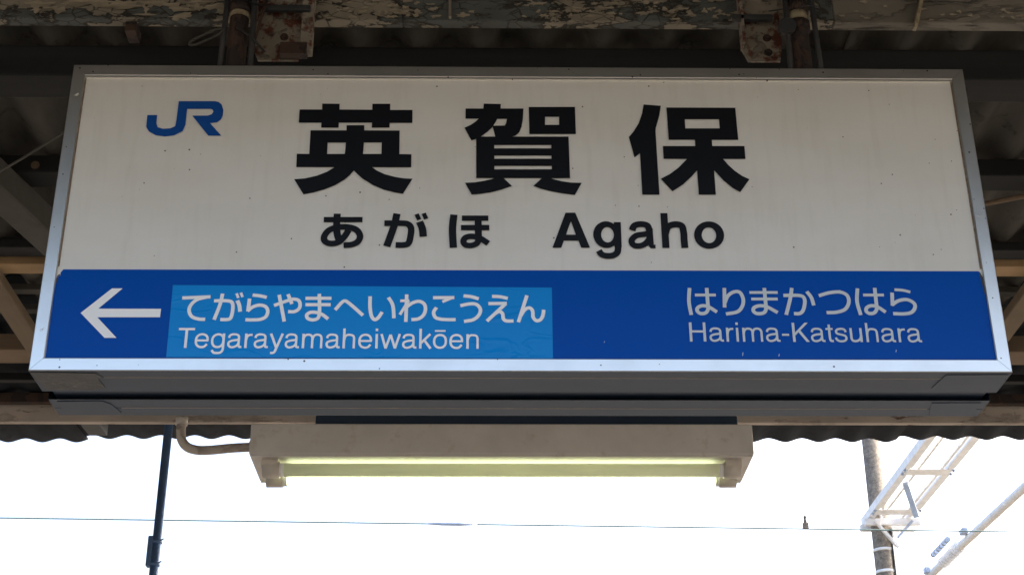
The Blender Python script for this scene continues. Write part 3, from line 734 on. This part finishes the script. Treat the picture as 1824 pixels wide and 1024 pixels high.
# hangers: rusty pipe between two rods, a painted plate beside it
for s_, x, plate in ((-1, -.602, (-.575, -.468, 3.436, 3.70)), (1, .606, (.488, .578, 3.440, 3.70))):
    hp = sp('hanger_pipe', tube(nb(), [(x, .13, ZB + H - .005), (x, .13, 3.50), (x, .13, 3.72)], .0205, 20), 'rust')
    sp('pipe_flange', tube(nb(), [(x, .13, ZB + H - .002), (x, .13, ZB + H + .010)], .038, 20), 'rust')
    for z in ((3.535, 3.575) if s_ < 0 else (3.497, 3.545)):
        sp('pipe_collar', tube(nb(), [(x, .13, z - .011), (x, .13, z + .011)], .0255, 20), 'rust')
    sp('paint_band', tube(nb(), [(x, .13, 3.512), (x, .13, 3.532)], .0222, 20), 'rust_band')
    for dx in (-.030, .036):
        sp('hanger_rod', tube(nb(), [(x + dx, .115, ZB + H - .003), (x + dx * .9, .115, 3.50), (x + dx * .8, .118, 3.72)], .0062, 10), 'dark_steel')
    px0, px1, pz0, pz1 = plate
    b = nb()
    vsq = [(px0 + .012, pz0), (px1 - .008, pz0), (px1, pz0 + .05), (px1 - .004, pz1), (px0, pz1), (px0, pz0 + .03)]
    f0 = [b.verts.new((x_, .172, z_)) for x_, z_ in vsq]
    f1 = [b.verts.new((x_, .178, z_)) for x_, z_ in vsq]
    b.faces.new(f0); b.faces.new(f1[::-1])
    for i in range(6):
        b.faces.new((f0[i], f1[i], f1[(i + 1) % 6], f0[(i + 1) % 6]))
    bmesh.ops.recalc_face_normals(b, faces=b.faces[:])
    bp = sp('bracket_plate', b, 'peel_plate')
    b = nb(); box(b, px0 - .002, px0 + .004, .140, .178, pz0 + .03, pz1); sub(link('flange', b, M['peel_plate']), bp)
    if s_ < 0:
        b = nb(); box(b, px1 - .004, px1 + .022, .150, .178, pz0 + .012, pz1, .002); sub(link('flange', b, M['peel_plate']), bp)
        b = nb(); box(b, px1 - .046, px1 + .012, .148, .172, pz0 + .002, pz0 + .032, .002); sub(link('rusty_foot', b, M['rust']), bp)
    for bz in (pz0 + .022, pz0 + .060):
        b = nb(); bolt(b, ((px0 + px1) / 2 + .012, .172, bz), .006, 'y', .008); sub(link('bolt', b, M['rust']), bp)
    zc = 3.553 if s_ < 0 else 3.535
    sp('cross_bar', box(nb(), min(x, px0) - (.02 if s_ > 0 else -.045), max(x, px1) + (.015 if s_ < 0 else -.05), .140, .152, zc - .007, zc + .007, .002), 'dark_steel')
    sp('tie_wire', tube(nb(), [(x - .06 * s_, .128, 3.54), (x + .02, .100, 3.536), (x + .05, .125, 3.548)], .0016, 6), 'dark_steel')
sp('clamp_knob', tube(nb(), [(.577, .118, 3.485), (.577, .10, 3.485)], .019, 16), 'dark_steel')
# slack chain link beside the left hanger
pts = []
for i in range(25):
    a = 2 * math.pi * i / 24
    u, v = .026 * math.cos(a) + (.014 if math.cos(a) > 0 else -.014), .008 * math.sin(a)
    pts.append((-.665 + u * .86 - v * .5, .11, 3.452 + u * .5 + v * .86))
sp('chain_link', tube(nb(), pts, .0028, 8, False), 'grey_beam')
sp('slack_wire', tube(nb(), [(-.545, .12, 3.56), (-.555, .115, 3.49), (-.565, .118, 3.44), (-.575, .125, 3.41)], .0032, 8), 'rust')
sp('slack_wire', tube(nb(), [(-.60, .10, 3.47), (-.565, .105, 3.445), (-.54, .12, 3.42)], .0026, 8), 'dark_steel')

# ------------------------------------------------------------------ the lamp
LX0, LX1, LY0, LY1, LZ0, LZ1 = -.684, .632, 1.17, 1.385, 2.900, 2.986
lamp = empty('fluorescent_lamp', 'cream twin tube fluorescent lamp, one tube lit, hanging behind the sign', 'lamp', ((LX0 + LX1) / 2, 1.27, LZ0))
def lp(name, bm, mat, smooth=False):
    return put(link(name, bm, M[mat], None, smooth), lamp)
b = nb()
# housing: box whose underside is the reflector, with a small lip along both edges
box(b, LX0, LX1, LY0, LY1, LZ0, LZ1, .004)
lp('housing', b, 'lamp_body')
for y in (LY0 + .001, LY1 - .009):
    lp('lip', box(nb(), LX0 + .004, LX1 - .004, y, y + .008, LZ0 - .004, LZ0 + .002, .001), 'lamp_body')
ty = (1.222, 1.296)
tz = LZ0 - .0245
for k, y in enumerate(ty):
    tb = lp('unlit_tube' if k == 0 else 'lit_tube', tube(nb(), [(LX0 + .075, y, tz), (LX1 - .075, y, tz)], .0178, 24), 'tube_dead' if k == 0 else 'tube_lit')
    if k == 0:
        tb['label'] = 'dark unlit tube'
    else:
        tb['label'] = 'glowing lit tube'
    for sx, xa in ((1, LX0 + .028), (-1, LX1 - .028)):
        b = nb()
        tube(b, [(xa + sx * .004, y, tz), (xa + sx * .048, y, tz)], .0215, 20)
        box(b, min(xa, xa + sx * .044), max(xa, xa + sx * .044), y - .019, y + .019, tz, LZ0 + .001, .003)
        lp('lamp_holder', b, 'lamp_socket')
        tube_end = tube(nb(), [(xa + sx * .046, y, tz), (xa + sx * .060, y, tz)], .0183, 20)
        o = link('end_cap', tube_end, M['galv'])
        o.parent = tb
lp('dark_bar', box(nb(), -.52, .60, 1.20, 1.30, LZ1 - .001, LZ1 + .035, .003), 'return')  # plain dark bar along the top of the lamp housing
for x in (-.36, .36):
    lp('hanger_rod', tube(nb(), [(x, 1.25, LZ1 + .03), (x, 1.25, roof(1.25) + .01)], .008, 10), 'dark_steel')
arc = [(LX0 + .004, 1.25, 2.950), (-.74, 1.25, 2.947), (-.80, 1.25, 2.941), (-.835, 1.25, 2.941), (-.862, 1.25, 2.950), (-.878, 1.25, 2.970), (-.883, 1.25, 3.0), (-.883, 1.25, 3.03), (-.883, 1.25, 3.30), (-.883, 1.25, roof(1.25) + .01)]
lp('conduit', tube(nb(), smooth(arc), .0125, 14), 'beige')
lp('conduit_collar', tube(nb(), [(-.883, 1.25, 3.012), (-.883, 1.25, 3.034)], .0165, 14), 'lamp_socket')
lp('conduit_collar', tube(nb(), [(LX0 + .002, 1.25, 2.950), (LX0 - .012, 1.25, 2.9495)], .017, 14), 'lamp_socket')

# ------------------------------------------------------------------ overhead line beyond the canopy
wire = empty('overhead_wire', 'thin greenish overhead wire crossing the white sky', 'wire', (0, 7, 4.5))
pts = [(-24 + 1.6 * i, 7.0, 4.541 - .014 * (-24 + 1.6 * i)) for i in range(31)]
put(link('conductor', tube(nb(), pts, .0046, 6), M['wire']), wire)
b = nb(); box(b, 2.012, 2.048, 6.985, 7.015, 4.512, 4.552, .003); tube(b, [(2.03, 7, 4.55), (2.03, 7, 4.585)], [.012, .008], 10); tube(b, [(2.03, 7, 4.585), (2.03, 7, 4.60)], .010, 10)
put(link('wire_clamp', b, M['concrete_pole']), wire)
put(link('splice_sleeve', tube(nb(), [(-.46, 7, 4.5475), (-.36, 7, 4.546), (-.24, 7, 4.5444), (-.13, 7, 4.5428)], [.0045, .011, .011, .0045], 10), M['bluegrey']), wire)

pole = empty('catenary_pole', 'speckled concrete pole carrying white steel beams above the tracks', 'pole', (4.97, 16, -1.1))
PX, PY = 4.972, 16.0
def pp(name, bm, mat, parent=None):
    o = link(name, bm, M[mat])
    if parent:
        o.parent = parent
        return o
    return put(o, pole)
pp('shaft', tube(nb(), [(PX, PY, -1.1), (PX, PY, 4), (PX, PY, 10.2)], [.185, .15, .103], 28), 'concrete_pole')
for z in (7.02, 6.74):
    pp('band', tube(nb(), [(PX, PY, z - .018), (PX, PY, z + .018)], .134, 28), 'galv')
pp('cable_duct', tube(nb(), [(PX + .135, PY - .06, -1.1), (PX + .12, PY - .06, 7.30)], .026, 10), 'galv')
pp('cable_duct', tube(nb(), [(PX + .10, PY - .11, 3.0), (PX + .09, PY - .105, 7.28)], .018, 10), 'dark_steel')
def channel(x, z, y0, y1, w, hgt):
    """open steel channel along y, web upright, flanges inwards"""
    bm = nb()
    box(bm, x - w / 2, x - w / 2 + .012, y0, y1, z - hgt / 2, z + hgt / 2)
    box(bm, x - w / 2 + .012, x + w / 2, y0, y1, z - hgt / 2, z - hgt / 2 + .012)
    box(bm, x - w / 2 + .012, x + w / 2, y0, y1, z + hgt / 2 - .012, z + hgt / 2)
    return bm
beam = pp('beam_chord', channel(4.835, 7.47, 6.0, 16.25, .09, .10), 'galv')
pp('beam_chord', channel(5.335, 7.47, 6.0, 16.25, .09, .10), 'galv')
for x in (4.955, 5.225):
    pp('beam_angle', box(nb(), x - .016, x + .016, 6.0, 16.2, 7.412, 7.45), 'galv')
y = 15.6
k = 0
while y > 6.2:
    pp('batten_plate', box(nb(), 4.84, 5.33, y - .10, y + .10, 7.40, 7.408), 'galv')
    for x in (4.80, 5.37):
        for dy in (-.06, .06):
            pp('bolt', bolt(nb(), (x, y + dy, 7.41), .014, 'z', .025), 'bluegrey')
    y -= 1.5
    k += 1
pp('cross_arm', box(nb(), 4.74, 5.44, 15.84, 15.90, 7.32, 7.40), 'galv')
pp('cross_arm', box(nb(), 4.74, 5.44, 16.10, 16.16, 7.32, 7.40), 'galv')
pp('knee_strut', bar(nb(), (4.86, 15.82, 7.36), (5.12, 15.84, 7.02), .05, .03), 'galv')
pp('knee_strut', bar(nb(), (5.335, 15.82, 7.36), (5.12, 15.84, 7.14), .035, .03), 'bluegrey')
pp('stay_strap', bar(nb(), (4.90, 14.45, 7.40), (5.04, 14.62, 7.02), .07, .01), 'bluegrey')
arm = pp('bracket_arm', tube(nb(), [(5.07, 15.87, 6.30), (5.10, 13.6, 6.30), (5.175, 11.3, 6.30), (5.30, 8.0, 6.30)], .045, 16), 'galv')
b = nb()
for i in range(8):
    yy = 13.40 + .085 * i
    tube(b, [(5.095, yy, 6.30), (5.095, yy + .03, 6.30)], [.07, .05], 16)
pp('insulator', b, 'galv', arm)
b = nb()
for i in range(6):
    yy = 13.32 + .11 * i
    tube(b, [(4.96, yy, 6.36), (4.96, yy + .045, 6.36)], .032, 12)
pp('insulator', b, 'bluegrey', arm)
pp('arm_clamp', box(nb(), 5.02, 5.09, 12.98, 13.10, 6.33, 6.39, .01), 'bluegrey', arm)
pp('arm_clamp', box(nb(), 5.0, 5.07, 14.42, 14.52, 6.30, 6.37, .01), 'bluegrey', arm)
